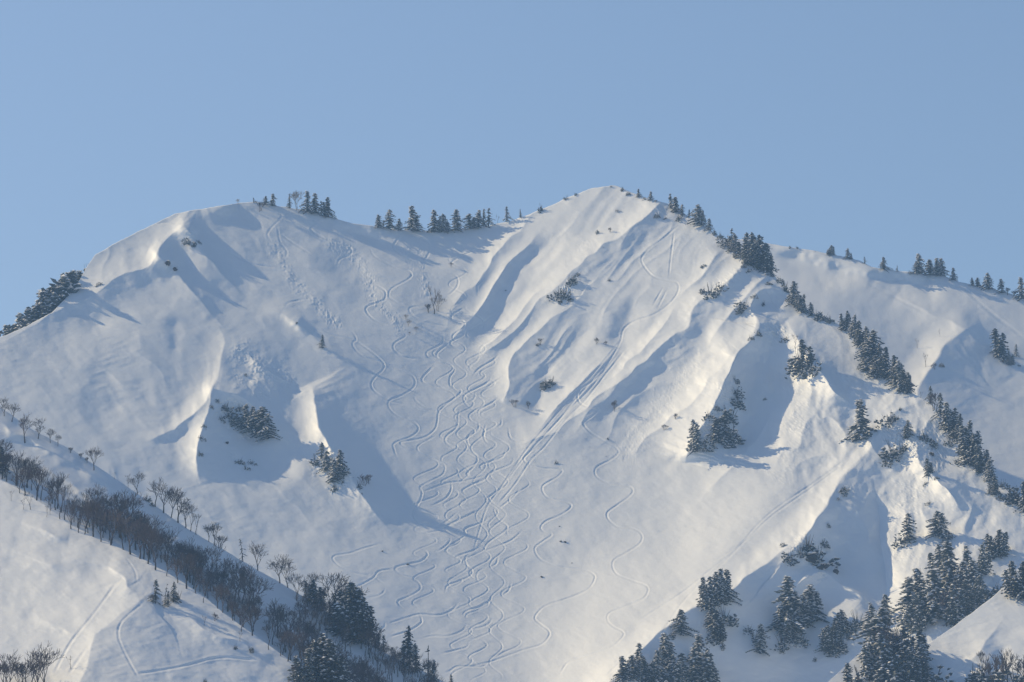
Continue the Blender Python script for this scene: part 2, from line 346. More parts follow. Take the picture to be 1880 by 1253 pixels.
mid_ridge.feats = [
 ([(-60,740,0),(20,785,3),(90,830,4),(170,875,3),(250,925,0)],26,60), ([(20,830,0),(110,880,3),(190,930,3),(260,965,0)],30,50),
 ([(520,1090,0),(570,1118,3),(630,1150,0)],26,30),
]
near_slope.feats = [([(1760,1253,-3),(1775,1225,-3)],40,40,'g'), ([(1810,1262,-3),(1835,1215,-3)],36,36,'g'), ([(1850,1130,0),(1800,1190,2),(1760,1230,0)],40,40)]
TR = [
 [(1245,415),(1215,440),(1190,458),(1178,475),(1183,490),(1200,508),(1225,515),(1243,520),(1245,535),(1230,557),(1200,578),(1165,590),(1145,605),(1140,625),(1130,645),(1100,690),(1065,715),(1060,728),(1065,740),(1080,748),(1098,750),(1090,762),(1072,775),(1075,785),(1090,798),(1115,813),(1130,822),(1135,832),(1120,845),(1100,855),(1092,865),(1098,878),(1120,888),(1150,892),(1162,900),(1155,912),(1130,930),(1115,942),(1118,955),(1135,968),(1160,970),(1178,982),(1175,998),(1150,1015),(1128,1028),(1125,1042),(1135,1056),(1165,1068),(1185,1075),(1190,1085),(1180,1100),(1150,1113),(1120,1125),(1115,1138),(1125,1150),(1143,1160),(1143,1170),(1120,1190),(1080,1204),(1045,1215),(1028,1237)],
 [(990,817),(965,837),(962,845),(972,853),(998,860),(1031,863),(1023,876),(998,891),(997,904),(1008,915),(1030,919),(1048,927),(1044,936),(1025,948),(1003,957),(993,968),(998,976),(1013,982),(997,994),(982,1007),(990,1025),(1010,1036),(1039,1043),(1068,1046),(1087,1053),(1092,1063),(1077,1084),(1039,1100),(1010,1109),(993,1119),(982,1135),(993,1147),(1007,1158),(1008,1168),(993,1184),(962,1193),(930,1205),(898,1216),(860,1225)],
 [(571,600),(609,615),(647,624),(680,645),(703,666),(703,679),(683,700),(686,717),(714,735),(744,744)],
 [(645,608),(654,623),(647,633),(665,654),(703,666),(742,682),(760,694),(760,710),(742,724),(716,735),(714,748),(729,763),(760,776),(768,789),(754,802),(724,814),(724,827),(731,843)],
 [(742,612),(744,618),(724,631),(724,643),(742,656),(772,660)],
 [(798,671),(777,692),(777,702),(798,710),(818,712)],
 [(814,615),(811,631),(785,646),(786,656),(803,664),(831,674),(834,682),(826,694),(828,710),(846,717),(839,728),(808,753),(803,774),(798,789),(777,804),(737,812),(742,820),(765,830),(798,845),(816,855),(813,871),(795,881),(772,894),(775,904),(772,917),(762,935)],
 [(851,605),(851,615),(828,628),(834,638),(859,646)], [(828,628),(803,648),(806,662)],
 [(880,651),(877,661),(862,674),(867,682)], [(897,694),(890,706),(857,723),(851,733),(859,746),(877,756)],
 [(760,728),(765,738),(785,751),(806,756)],
 [(844,753),(841,764),(839,784),(818,804),(823,817),(844,827),(869,832),(877,843),(869,858),(857,871),(875,878)],
 [(880,784),(859,802),(862,820),(880,827)], [(828,883),(828,901),(816,917),(790,930)], [(775,904),(818,888),(854,883),(892,873)],
 [(897,873),(875,886),(851,899),(851,905),(859,914)],
 [(698,999),(668,1007),(642,1016),(617,1020),(611,1027),(624,1040),(650,1052),(683,1059),(705,1072)],
 [(772,1007),(784,1015),(783,1022),(772,1031),(749,1036),(729,1041),(726,1047),(739,1056),(760,1063),(772,1076),(767,1086),(749,1096),(731,1104),(734,1112),(744,1118)],
 [(724,1045),(696,1049),(686,1061),(665,1073),(650,1079)], [(707,1081),(703,1089),(691,1095),(673,1098)],
 [(841,1107),(834,1117),(816,1127),(798,1130),(770,1128),(744,1135),(714,1145)], [(707,1142),(705,1152),(686,1162)],
 [(770,1128),(774,1138),(772,1145),(752,1158),(714,1170)], [(857,1145),(849,1158),(823,1168),(795,1168),(770,1173)],
 [(862,1178),(857,1188),(841,1193),(808,1201)], [(900,1216),(885,1224),(864,1224),(839,1224),(826,1232),(813,1237)],
 [(768,925),(760,938),(760,951),(772,962),(803,966),(828,951),(841,938)], [(777,980),(808,973),(851,951),(880,936)],
 [(897,948),(887,959),(857,969),(854,979),(864,988)], [(882,1004),(867,1012),(839,1022),(838,1030)],
 [(867,1015),(854,1025),(859,1040),(867,1048),(862,1058),(841,1068),(821,1076),(818,1088)], [(826,984),(826,994),(813,1007),(800,1013)],
 [(900,1101),(880,1114),(859,1121),(851,1127),(854,1135)],
 [(908,930),(908,940),(916,955),(931,966),(926,976),(901,993),(892,1002),(892,1010),(911,1004),(939,992),(960,974)],
 [(915,1020),(911,1035),(898,1043)], [(890,1043),(878,1050),(875,1061),(882,1075)], [(939,1068),(934,1084),(920,1095)],
 [(902,1091),(899,1103),(885,1114),(860,1119)], [(905,1132),(898,1145),(880,1153),(860,1155)],
 [(919,610),(906,623),(885,636),(878,650)], [(915,651),(906,661),(880,677),(868,690)], [(901,689),(896,702),(860,720)],
 [(924,692),(908,702),(888,717)], [(915,730),(903,740),(880,753),(879,763)], [(921,766),(920,779),(911,786)],
 [(893,776),(888,799),(893,812),(906,820)], [(933,785),(937,804),(952,811),(975,809)],
 [(929,825),(921,840),(886,853),(883,860),(898,868)], [(944,837),(937,853),(903,868),(906,881),(929,891)],
 [(898,871),(886,883),(860,891)], [(873,720),(870,733),(855,742)], [(878,774),(878,789),(860,802),(850,815)], [(954,897),(944,911),(915,935)],
 [(512,389),(517,399),(497,420),(491,432),(499,445)], [(509,414),(514,443),(527,463),(522,478)], [(514,430),(548,453),(573,468)],
 [(420,463),(458,483),(491,490),(509,491)], [(560,550),(530,556),(523,566)], [(360,392),(356,405),(350,414)],
 [(599,400),(573,417),(573,424),(594,437),(629,448),(645,458),(642,468),(624,476),(619,488)],
 [(737,432),(724,448),(724,458),(737,468),(765,483)], [(749,430),(783,443),(790,455),(783,473),(767,487)],
 [(680,458),(688,471),(721,489),(752,499),(752,511),(721,529),(714,540),(719,550),(752,565)],
 [(686,522),(706,534),(708,545),(703,552),(675,563),(673,573),(688,588),(714,598)],
 [(900,445),(864,463),(834,478),(831,489),(862,496)], [(818,499),(839,509),(839,527),(821,545)],
 [(777,563),(754,565),(754,575),(777,591),(828,601)], [(892,511),(877,524),(877,542)], [(854,565),(831,578),(831,588),(851,596)],
 [(920,560),(918,570),(895,586),(888,600),(896,608)],
]
trr = random.Random(5); WIG = []
def wiggle(u, v, v1, drift, amp, per):
    out = []; ph = trr.uniform(0, 6.28)
    while v < v1:
        out.append((u + amp * math.sin(ph), v)); st = per * .17; v += st; ph += 6.28 * st / per; u += drift * st + trr.uniform(-.6, .6); amp = min(24, max(9, amp + trr.uniform(-1.2, 1.2))); per = min(64, max(36, per + trr.uniform(-3, 3)))
    return out
for (u, v, v1, dr, am, pe) in [(838,470,900,.02,14,46),(868,560,1010,.04,15,48),(812,640,1080,.05,18,54),(895,640,980,.05,13,44),(850,720,1180,.06,18,54),(918,790,1250,-.02,18,56),(785,800,1130,-.02,18,58),(835,900,1250,.05,19,58),(955,880,1210,-.06,17,60),(880,1000,1260,-.02,19,60)]:
    WIG.append(wiggle(u, v, v1, dr, am, pe))
main.tracks = [(t,) for t in TR] + [(t, 1.3, .3) for t in WIG]
STRAIGHT = [
 [(1140,625),(1090,685),(1055,720),(1010,775),(975,815),(950,850),(920,895),(895,930),(880,975),(870,1010)],
 [(1150,640),(1110,690),(1075,735),(1040,770),(1000,820),(975,845),(945,890),(915,925)],
 [(1120,660),(1060,730),(1020,778),(985,815),(955,850),(930,885)],
 [(1130,655),(1085,712),(1035,762),(1000,800)],
 [(1238,425),(1232,470),(1228,510)], [(1226,530),(1205,570)], [(1218,528),(1198,562)],
 [(1555,843),(1490,890),(1430,930),(1390,965),(1350,1010),(1300,1050),(1250,1090),(1175,1138)],
 [(1545,856),(1480,903),(1420,945),(1384,978),(1340,1022),(1295,1062),(1250,1110),(1220,1155)],
 [(1350,1008),(1310,1030),(1272,1043)], [(1171,1187),(1140,1215),(1106,1248)],
 [(1700,655),(1720,680),(1740,705)],
]
main.tracks += [(t, 1.5, .3) for t in STRAIGHT]
main.debris = [([(392,740),(430,768),(480,800)],26,2.4), ([(410,830),(460,858)],18,1.8), ([(585,825),(610,860),(645,895)],22,2.6), ([(1352,690),(1325,765),(1285,815)],24,2.6), ([(1460,985),(1500,1030),(1530,1050)],24,3.0), ([(1640,770),(1660,830),(1640,850)],30,2.8), ([(1690,780),(1715,830),(1725,870)],24,2.2), ([(1390,600),(1430,610),(1450,625)],16,2.2), ([(1300,530),(1330,520),(1365,490)],12,1.6), ([(1030,545),(1060,510)],12,1.6), ([(1300,1130),(1320,1180)],22,2.2), ([(1440,1140),(1480,1180)],24,2.0), ([(1520,1160),(1545,1200)],22,2.4), ([(1195,385),(1225,400)],12,1.6), ([(340,420),(365,445)],10,1.6), ([(295,470),(325,495)],9,1.5), ([(1545,890),(1570,910)],14,1.6), ([(425,630),(450,655),(490,680),(545,705)],20,1.3), ([(420,690),(470,715),(500,740)],14,1.2), ([(497,435),(517,478),(543,519),(573,550),(599,578),(629,603)],11,1.1), ([(586,435),(650,473),(675,511),(688,545),(678,570)],14,.8),
 ([(696,557),(720,585),(742,614)],9,1.1), ([(772,448),(777,511),(790,555)],10,.9), ([(745,440),(750,480),(755,500)],7,.7),
 ([(1470,690),(1475,760),(1460,830),(1420,890)],22,.5), ([(1680,880),(1660,960),(1640,1040)],30,.9), ([(1430,655),(1450,730),(1455,800)],16,.6),
 ([(1300,640),(1240,710),(1180,790),(1130,850)],22,.5), ([(1100,430),(1050,470),(1010,510)],10,.3)]
front_ridge.tracks = [([(225,1060),(200,1090),(170,1130),(130,1180),(100,1235)],2.0,.35),([(218,1062),(196,1092)],1.8,.3),([(265,1105),(225,1140),(217,1165),(225,1190),(240,1220),(255,1245)],1.8,.3),
  ([(160,1190),(145,1210),(125,1240)],2.4,.4),([(250,1238),(330,1225),(400,1208),(470,1212)],2,.35),([(228,1020),(248,1050),(250,1075)],1.6,.25)]
back_ridge.tracks = [([(1590,520),(1640,545),(1700,575)],2.2,.5),([(1760,520),(1820,575),(1880,620)],2.5,.5)]

for L in (main, back_ridge, mid_ridge, front_ridge, near_slope): L.build(SNOW)


# ---------------------------------------------------------------- valley floor and the air
fm = bpy.data.meshes.new('valley_floor'); W_ = 30000.
fm.from_pydata([(-W_, -W_, -4), (W_, -W_, -4), (W_, W_, -4), (-W_, W_, -4)], [], [(0, 1, 2, 3)]); fm.materials.append(SNOW)
fo = bpy.data.objects.new('valley_floor', fm); COL.objects.link(fo); fo['kind'] = 'structure'
hm, hn, hl, hb = new_mat('haze'); hn.remove(hb)
pv = hn.new('ShaderNodeVolumePrincipled'); pv.inputs['Color'].default_value = (.28, .54, 1, 1); pv.inputs['Density'].default_value = HAZE
hl.new(pv.outputs[0], hn['Material Output'].inputs['Volume'])
x0, x1, y0, y1, z0, z1 = -31000, 31000, -31000, 31000, -12, 600
hme = bpy.data.meshes.new('haze')
hme.from_pydata([(x, y, z) for z in (z0, z1) for y in (y0, y1) for x in (x0, x1)], [], [(0, 2, 3, 1), (4, 5, 7, 6), (0, 1, 5, 4), (2, 6, 7, 3), (0, 4, 6, 2), (1, 3, 7, 5)])
hme.materials.append(hm)
ho = bpy.data.objects.new('haze', hme); COL.objects.link(ho); ho['kind'] = 'stuff'; ho['label'] = 'thin blue air between the camera and the mountain'
# ---------------------------------------------------------------- vegetation: unit-height prototypes
def plain_mat(name, col, rough=.8, var=.0, noise=0.):
    m, n, l, b = new_mat(name)
    b.inputs['Roughness'].default_value = rough; b.inputs['Specular IOR Level'].default_value = .2
    oi = n.new('ShaderNodeObjectInfo'); hs = n.new('ShaderNodeHueSaturation')
    hs.inputs['Color'].default_value = (*col, 1)
    mr = n.new('ShaderNodeMapRange'); mr.inputs[3].default_value = 1 - var; mr.inputs[4].default_value = 1 + var
    l.new(oi.outputs['Random'], mr.inputs[0]); l.new(mr.outputs[0], hs.inputs['Value'])
    l.new(hs.outputs[0], b.inputs['Base Color'])
    return m
NEEDLE = plain_mat('needles', (.08, .096, .105), .7, .3)
BARK = plain_mat('bark', (.08, .07, .068), .9, .25)
TWIG = plain_mat('twigs', (.125, .1, .097), .9, .25)
PALETWIG = plain_mat('frosted_twigs', (.34, .31, .29), .9, .1)
CLUMP_SNOW = plain_mat('branch_snow', (.78, .785, .8), .6, .04)
ROCK = plain_mat('dark_rock', (.09, .085, .085), .9, .2)

class MB:
    def __init__(s): s.v = []; s.f = []
    def oct(s, c, ax, L, w, t, r, top=False):
        """irregular clump: spindle along ax, half-length L, half-width w, half-thickness t"""
        ax = ax.normalized(); sd = ax.cross(Vector((0, 0, 1)));  sd = sd.normalized() if sd.length > 1e-3 else Vector((1, 0, 0))
        up = sd.cross(ax); j = lambda: r.uniform(.7, 1.3); o = len(s.v)
        s.v += [c - ax * L * j(), c + sd * w * j(), c - sd * w * j(), c + up * t * j(), c - up * t * j() * (.2 if top else 1), c + ax * L * j()]
        for a, b in ((1, 3), (3, 2), (2, 4), (4, 1)):
            s.f += [(o, o + b, o + a), (o + 5, o + a, o + b)]
    def tube(s, a, b, ra, rb, n=4):
        d = (b - a); sd = d.cross(Vector((.3, .2, 1))) if abs(d.normalized().z) < .95 else d.cross(Vector((1, 0, 0)))
        sd.normalize(); up = sd.cross(d).normalized(); o = len(s.v)
        for p, q in ((a, ra), (b, rb)):
            for k in range(n):
                t = 2 * math.pi * k / n; s.v.append(p + (sd * math.cos(t) + up * math.sin(t)) * q)
        for k in range(n): s.f.append((o + k, o + (k + 1) % n, o + n + (k + 1) % n, o + n + k))
    def mesh(s, name, mat):
        me = bpy.data.meshes.new(name); me.from_pydata([tuple(p) for p in s.v], [], s.f); me.update(); me.materials.append(mat); return me

PROTO = {}
def proto(kind, parts): PROTO.setdefault(kind, []).append(parts)      # parts: list of (part name, mesh)

def conifer(kind, seed, Rr, n, snow, pw=.85, z0=.06, gap=.12, cl=.05, lean=.0, droop=.35, leaders=0):
    r = random.Random(seed); tr, cr, sn = MB(), MB(), MB()
    pts = [Vector((0, 0, -.04)), Vector((lean * .3, 0, .5)), Vector((lean, 0, .97))]
    tr.tube(pts[0], pts[1], .022, .013, 6); tr.tube(pts[1], pts[2], .013, .003, 6)
    az = r.uniform(0, 6.28); side = r.uniform(0, 6.28)
    bulge = [(r.uniform(.05, .9), r.uniform(0, 6.28), r.choice((.7, .5, -.7, -.6))) for _ in range(12)]
    for i in range(n):
        z = z0 + (1 - z0) * ((i + r.random()) / n) ** .92
        az += 2.4 + r.uniform(-.5, .5)
        if r.random() < gap: continue
        lob = 1.0
        for (bz, ba, bs) in bulge: lob += bs * math.exp(-((z - bz) / .13) ** 2) * max(0., math.cos(az - ba)) ** 2
        L = Rr * (1 - z) ** pw * r.uniform(.5, 1.25) * max(.25, lob) * (1 + .2 * math.cos(az - side)) + .018
        base = Vector((lean * z, 0, z)); d = Vector((math.cos(az), math.sin(az), -droop * r.uniform(.3, 1.4) + .25 * z))
        k = max(1, int(L / (cl * 1.1))); laden = r.random() < snow
        for q in range(k + 1):
            f = (q + .55) / (k + .6); p = base + d * (L * f) + Vector((0, 0, -.25 * L * f * f))
            w = cl * r.uniform(.65, 1.15) * (1.05 - .35 * f)
            cr.oct(p, d + Vector((0, 0, r.uniform(-.3, .2))), w * 1.2, w * .75, w * .5, r)
            if laden and r.random() < .85:
                sn.oct(p + Vector((d.x * w * .5 + r.uniform(-.4, .4) * w, d.y * w * .5 + r.uniform(-.4, .4) * w, w * r.uniform(.1, .5))), d, w * 1.05, w * .8, w * .42, r, True)
    cr.oct(Vector((lean, 0, .97)), Vector((0, 0, 1)), .045, .012, .012, r)
    for q in range(leaders):                                      # side stems of a clump
        a = r.uniform(0, 6.28); o = Vector((math.cos(a), math.sin(a), 0)) * r.uniform(.16, .3); hh = r.uniform(.55, .88)
        tr.tube(o * .6 + Vector((0, 0, -.04)), o + Vector((0, 0, hh * .95)), .014, .003, 5); a2 = r.uniform(0, 6)
        for i in range(int(n * .4)):
            z = hh * (.1 + .9 * (i + r.random()) / (n * .4)); a2 += 2.4; L = .17 * (1 - z / hh) ** .6 * r.uniform(.4, 1.3) + .015
            d = Vector((math.cos(a2), math.sin(a2), -droop * r.uniform(.2, 1.3)))
            for f in (.4, 1.):
                p = o + Vector((0, 0, z)) + d * (L * f); w = cl * r.uniform(.6, 1.1)
                cr.oct(p, d, w * 1.2, w * .75, w * .5, r)
                if r.random() < snow: sn.oct(p + Vector((d.x * w * .5, d.y * w * .5, w * r.uniform(.1, .5))), d, w * .9, w * .66, w * .4, r, True)
    proto(kind, [('trunk', tr.mesh('trunk', BARK), None), ('crown', cr.mesh('crown', NEEDLE), None), ('snow_cover', sn.mesh('snow_cover', CLUMP_SNOW), 'crown')])

def shrub(kind, seed, W, n, snow, twigs=10, cl=.13):
    r = random.Random(seed); tr, cr, sn = MB(), MB(), MB()
    lobes = [(Vector((r.uniform(-.5, .5) * W, r.uniform(-.5, .5) * W, 0)), r.uniform(.35, .62), r.uniform(.55, 1.)) for _ in range(4)]
    for i in range(twigs):
        a = r.uniform(0, 6.28); t = r.uniform(.2, .6) * W
        e = Vector((math.cos(a) * t, math.sin(a) * t, r.uniform(.6, 1.12)))
        tr.tube(Vector((0, 0, -.15)), e * .55 + Vector((0, 0, .05)), .022, .014, 4); tr.tube(e * .55 + Vector((0, 0, .05)), e, .014, .005, 4)
    for i in range(n):
        c, rad, hh = lobes[i % 4]
        a = r.uniform(0, 6.28); e = math.asin(r.uniform(0, 1)); q = r.uniform(.55, 1.05)
        p = c + Vector((math.cos(a) * math.cos(e) * rad * W * 1.3 * q, math.sin(a) * math.cos(e) * rad * W * 1.3 * q, math.sin(e) * hh * q * .95 - .05))
        d = Vector((math.cos(a), math.sin(a), r.uniform(-.2, .9))); w = cl * r.uniform(.6, 1.15)
        cr.oct(p, d, w * 1.2, w * .7, w * .5, r)
        if r.random() < snow: sn.oct(p + Vector((d.x * w * .5, d.y * w * .5, w * .35)), d, w * .95, w * .7, w * .4, r, True)
    proto(kind, [('stem', tr.mesh('stem', BARK), None), ('crown', cr.mesh('crown', NEEDLE), None), ('snow_cover', sn.mesh('snow_cover', CLUMP_SNOW), 'crown')])

def bare(kind, seed, spread, depth=4, trunk=.3, twr=.0042, mat=None, kids=(4, 4, 4, 3), lean=0., up=.55, stems=1):
    r = random.Random(seed); tr, cr = MB(), MB()
    def grow(p, d, L, rad, lv):
        mid = p + d * (L * .5) + Vector((r.uniform(-1, 1), r.uniform(-1, 1), r.uniform(-.5, .5))) * L * .07
        end = mid + (d + Vector((r.uniform(-.25, .25), r.uniform(-.25, .25), .12))).normalized() * (L * .5)
        b = tr if lv == 0 else cr; ns = 6 if lv == 0 else 3
        b.tube(p, mid, rad, rad * .8, ns); b.tube(mid, end, rad * .8, max(rad * .58, twr * .7), ns)
        if lv >= depth: return
        nk = kids[min(lv, len(kids) - 1)]; a0 = r.uniform(0, 6.28)
        for k in range(nk):
            a = a0 + 6.28 * k / nk + r.uniform(-.5, .5); s = spread * r.uniform(.55, 1.25)
            sd = d.cross(Vector((.2, .9, .1))).normalized(); u2 = sd.cross(d).normalized()
            nd = (d * 1.0 + (sd * math.cos(a) + u2 * math.sin(a)) * s + Vector((0, 0, up * .35))).normalized()
            st = end if k < 2 else (mid + (end - mid) * r.uniform(.2, .95))
            grow(st, nd, L * r.uniform(.55, .82) if lv else L * r.uniform(.65, .9), max(rad * .5, twr), lv + 1)
    for q in range(stems):
        off = 0 if stems == 1 else (q - (stems - 1) / 2) * .05
        grow(Vector((off, 0, -.04)), Vector((lean + off * 4, r.uniform(-.05, .05), 1)).normalized(), trunk, .02 if stems == 1 else .014, 0)
    zmax = max(v.z for v in cr.v); k = 1 / zmax
    for m in (tr, cr): m.v = [v * k for v in m.v]
    proto(kind, [('trunk', tr.mesh('trunk', mat or BARK), None), ('crown', cr.mesh('crown', mat or TWIG), None)])

for i in range(6): conifer('C', 100 + i, .29 + .03 * (i % 3), 84, .85, .68, .04, .14, .062, (i - 2.5) * .012)
for i in range(3): conifer('N', 120 + i, .22, 54, .8, .7, .1, .22, .05, (i - 1) * .02)
for i in range(8): conifer('D', 140 + i, .24 + .04 * (i % 3), 84, (1., .55, .8, .4)[i % 4], .6, .02, .1, .06, (i - 3.5) * .03, .3, 2 + i % 3)
for i in range(3): conifer('P', 160 + i, .3, 80, .6, .75, .1, .2, .048, (i - 1) * .02, .45)     # little snow, dark
for i in range(5): conifer('E', 180 + i, .3, 100, .38, .5, .02, .08, .056, (i - 2) * .03, .25, 3)                # dense and dark
for i in range(3): conifer('G', 190 + i, .15, 20, .25, .5, .15, .35, .04, (i - 1) * .12, .5)      # ragged, half dead
for i in range(6): shrub('S', 200 + i, .52 + .12 * (i % 3), 120, .8, 8, .095)
for i in range(3): shrub('K', 220 + i, .5, 110, .4, 8, .095)                                               # dark shrub
for i in range(7): bare('B', 300 + i, .62 + .05 * (i % 3), 4, .3, .0042, None, (4, 4, 4, 3), (i - 3) * .03, .5)
for i in range(3): bare('L', 320 + i, .42, 3, .4, .005, None, (3, 3, 3), (i - 1) * .06, .6)       # slim young bare tree
for i in range(3): bare('W', 330 + i, .6, 4, .25, .005, PALETWIG, (4, 3, 3, 3), 0, .5, 2)          # frosted pale bare tree
for i in range(3): bare('T', 340 + i, .6, 3, .2, .0055, None, (3, 4, 4), 0, .5, 3)                # bare brush
def rock(seed):
    r = random.Random(seed); m = MB(); s = MB()
    for q in range(5):
        m.oct(Vector((r.uniform(-.4, .4), r.uniform(-.3, .3), r.uniform(.1, .5))), Vector((1, r.uniform(-1, 1), r.uniform(-.5, .5))), .5, .35, .38, r)
    s.oct(Vector((0, .1, .72)), Vector((1, .2, 0)), .5, .4, .2, r, True)
    proto('R', [('stone', m.mesh('stone', ROCK), None), ('snow_cover', s.mesh('snow_cover', CLUMP_SNOW), None)])
for i in range(3): rock(400 + i)

NAMES = dict(C='conifer_tree', N='conifer_tree', D='conifer_tree', P='conifer_tree', E='conifer_tree', G='dead_conifer', S='shrub', K='shrub',
             B='bare_tree', L='bare_tree', W='frosted_tree', T='brush', R='rock')
CATS = dict(C='tree', N='tree', D='tree', P='tree', E='tree', G='tree', S='shrub', K='shrub', B='tree', L='tree', W='tree', T='shrub', R='rock')
DESC = dict(C='snow-dusted conifer', N='slim conifer', D='broad snowy conifer', P='dark conifer', E='dense dark evergreen', G='ragged half-dead conifer',
            S='snow-covered shrub', K='dark shrub', B='bare leafless tree', L='slim bare tree', W='pale frosted bare tree', T='bare brushwood', R='dark rock')
ORD = ['', 'second', 'third', 'fourth', 'fifth', 'sixth', 'seventh', 'eighth', 'ninth', 'tenth', 'eleventh', 'twelfth', 'thirteenth', 'fourteenth',
       'fifteenth', 'sixteenth', 'seventeenth', 'eighteenth', 'nineteenth', 'twentieth']
ORD += ['twenty-' + o for o in ['first'] + ORD[1:9]] + ['thirtieth'] + ['thirty-' + o for o in ['first'] + ORD[1:9]]
prng = random.Random(99); COUNT = {}
def place(layer, u, v, h, kind, label, group, behind=0.):
    cv = float(np.interp(u, layer.crest[:, 0], layer.crest[:, 1]))
    if behind: h = max(8., cv - (v - h)) + 46; v = cv + .8
    v = max(v, cv + .8)
    P = layer.at(u, v); P.z -= .25
    if behind: P.y += behind; P.z -= 7
    if kind in 'SK' and not behind: P.z -= .3 * h * P.y / FPX
    H = h * P.y / FPX * (1.1 if kind in 'CN' and h < 45 else 1.03)
    COUNT[kind] = COUNT.get(kind, prng.randrange(9)) + 1
    parts = PROTO[kind][COUNT[kind] % len(PROTO[kind])]
    root = bpy.data.objects.new(NAMES[kind], None); COL.objects.link(root); root.empty_display_size = .5
    root.location = P; root.rotation_euler = (prng.gauss(0, .035), prng.gauss(0, .035), prng.uniform(0, 6.28))
    w = prng.uniform(.9, 1.12) * (1.22 if kind in 'CN' else 1.); root.scale = (H * w, H * w, H)
    root['label'] = label; root['category'] = CATS[kind]
    if group: root['group'] = group
    made = {}
    for (pn, me, par) in parts:
        o = bpy.data.objects.new(pn, me); COL.objects.link(o); o.parent = made.get(par, root); made[pn] = o
        if pn == 'snow_cover': o['kind'] = 'stuff'
    return root
def cluster(layer, where, items, shared=False, behind=0.):
    """items (u, v, h, kind); ordered from the left by kind so that each label points at one thing"""
    kinds = {}
    for it in items: kinds.setdefault(DESC[it[3]], []).append(it)
    for d, its in kinds.items():
        its.sort(key=lambda t: t[0])
        for i, (u, v, h, k) in enumerate(its):
            n = len(its)
            if shared: lab = d + ' ' + where
            elif n == 1: lab = 'only ' + d + ' ' + where if len(items) > 1 else d + ' ' + where
            elif i == 0: lab = 'leftmost ' + d + ' ' + where
            elif i == n - 1: lab = 'rightmost ' + d + ' ' + where
            else: lab = ORD[i] + ' ' + d + ' from left ' + where
            place(layer, u, v, h, k, lab, d + 's ' + where if n > 1 else None, behind)

M, BR, MR, FR, NS = main, back_ridge, mid_ridge, front_ridge, near_slope
cluster(M, 'on the left summit crest', [(437,375,11,'W'),(466,373,10,'N'),(488,376,16,'C'),(500,378,22,'C'),(531,383,26,'N'),(545,386,38,'W'),(565,389,36,'C'),(578,392,36,'C'),(590,394,25,'N'),(604,398,38,'D'),(478,388,20,'T')])
cluster(M, 'in the row along the saddle', [(694,418,23,'C'),(704,418,15,'N'),(713,419,34,'C'),(732,420,20,'C'),(757,423,44,'C'),(765,423,26,'C'),(797,426,40,'C'),(813,425,33,'D'),(837,423,37,'C'),(862,420,27,'C'),(870,419,20,'C'),(879,418,31,'C'),(888,417,33,'N'),(897,416,33,'N'),(914,412,20,'L'),(931,407,28,'N'),(956,398,15,'N')])
cluster(M, 'on the crest left of the summit', [(993,387,20,'K'),(1040,365,11,'S'),(1056,356,9,'K')])
cluster(M, 'on the summit right shoulder', [(1122,343,5,'S'),(1142,349,11,'K'),(1155,357,11,'S'),(1172,362,15,'C'),(1194,368,16,'C'),(1205,370,9,'S'),(1183,366,9,'S')])
cluster(M, 'on the crest right of the summit', [(1232,384,30,'P'),(1241,390,28,'C'),(1251,396,20,'C'),(1247,404,18,'S'),(1265,396,15,'P'),(1281,412,35,'C'),(1290,414,26,'C'),(1303,422,20,'C'),(1313,430,16,'K'),(1324,438,18,'K'),(1334,446,22,'S'),(1344,440,32,'N'),(1328,452,22,'S'),(1350,462,32,'C')])
cluster(M, 'in the tall dark clump on the right crest', [(1340,462,30,'D'),(1358,474,32,'E'),(1372,474,50,'P'),(1384,484,60,'E'),(1394,490,64,'E'),(1405,496,52,'E'),(1378,488,34,'E'),(1410,500,30,'E')])
cluster(M, 'on the right crest below the tall clump', [(1430,516,20,'S'),(1442,532,24,'K'),(1456,560,42,'C'),(1464,566,32,'D'),(1475,574,34,'D'),(1487,580,26,'D'),(1500,585,26,'K'),(1512,588,22,'S'),(1524,591,20,'S'),(1450,552,24,'K'),(1415,505,16,'S')])
cluster(M, 'in the long clump on the right crest', [(1553,606,38,'D'),(1565,616,42,'D'),(1578,628,46,'E'),(1590,644,48,'D'),(1600,668,62,'D'),(1590,682,46,'C'),(1606,694,40,'C'),(1616,672,48,'E'),(1630,684,58,'D'),(1642,698,56,'E'),(1652,712,50,'C'),(1661,721,44,'E'),(1671,722,34,'P')])
cluster(M, 'in the clump above the right edge', [(1690,724,14,'L'),(1709,742,34,'P'),(1716,748,34,'T'),(1727,764,50,'P'),(1742,778,54,'D'),(1735,760,40,'P'),(1762,796,54,'P'),(1779,802,58,'D'),(1791,806,46,'P'),(1752,806,38,'E'),(1772,838,54,'D'),(1786,856,56,'D'),(1801,868,52,'E'),(1815,884,42,'D'),(1826,908,34,'E'),(1758,852,22,'S'),(1808,855,32,'P'),(1745,815,24,'S')])
cluster(M, 'at the right edge above the pale slope', [(1842,878,24,'S'),(1858,868,34,'S'),(1868,896,40,'K'),(1880,940,56,'D'),(1862,890,20,'S'),(1835,915,16,'S')])
cluster(M, 'on the bend of the right spur', [(1581,808,76,'C'),(1632,776,32,'S'),(1645,772,20,'S'),(1652,752,10,'K'),(1642,836,44,'S'),(1628,852,26,'S'),(1665,805,34,'D'),(1655,830,30,'K'),(1702,812,30,'S'),(1712,820,20,'S'),(1690,806,20,'S'),(1704,874,34,'E'),(1712,836,8,'R'),(1720,878,10,'S'),(1700,890,12,'S'),(1705,925,10,'S')])
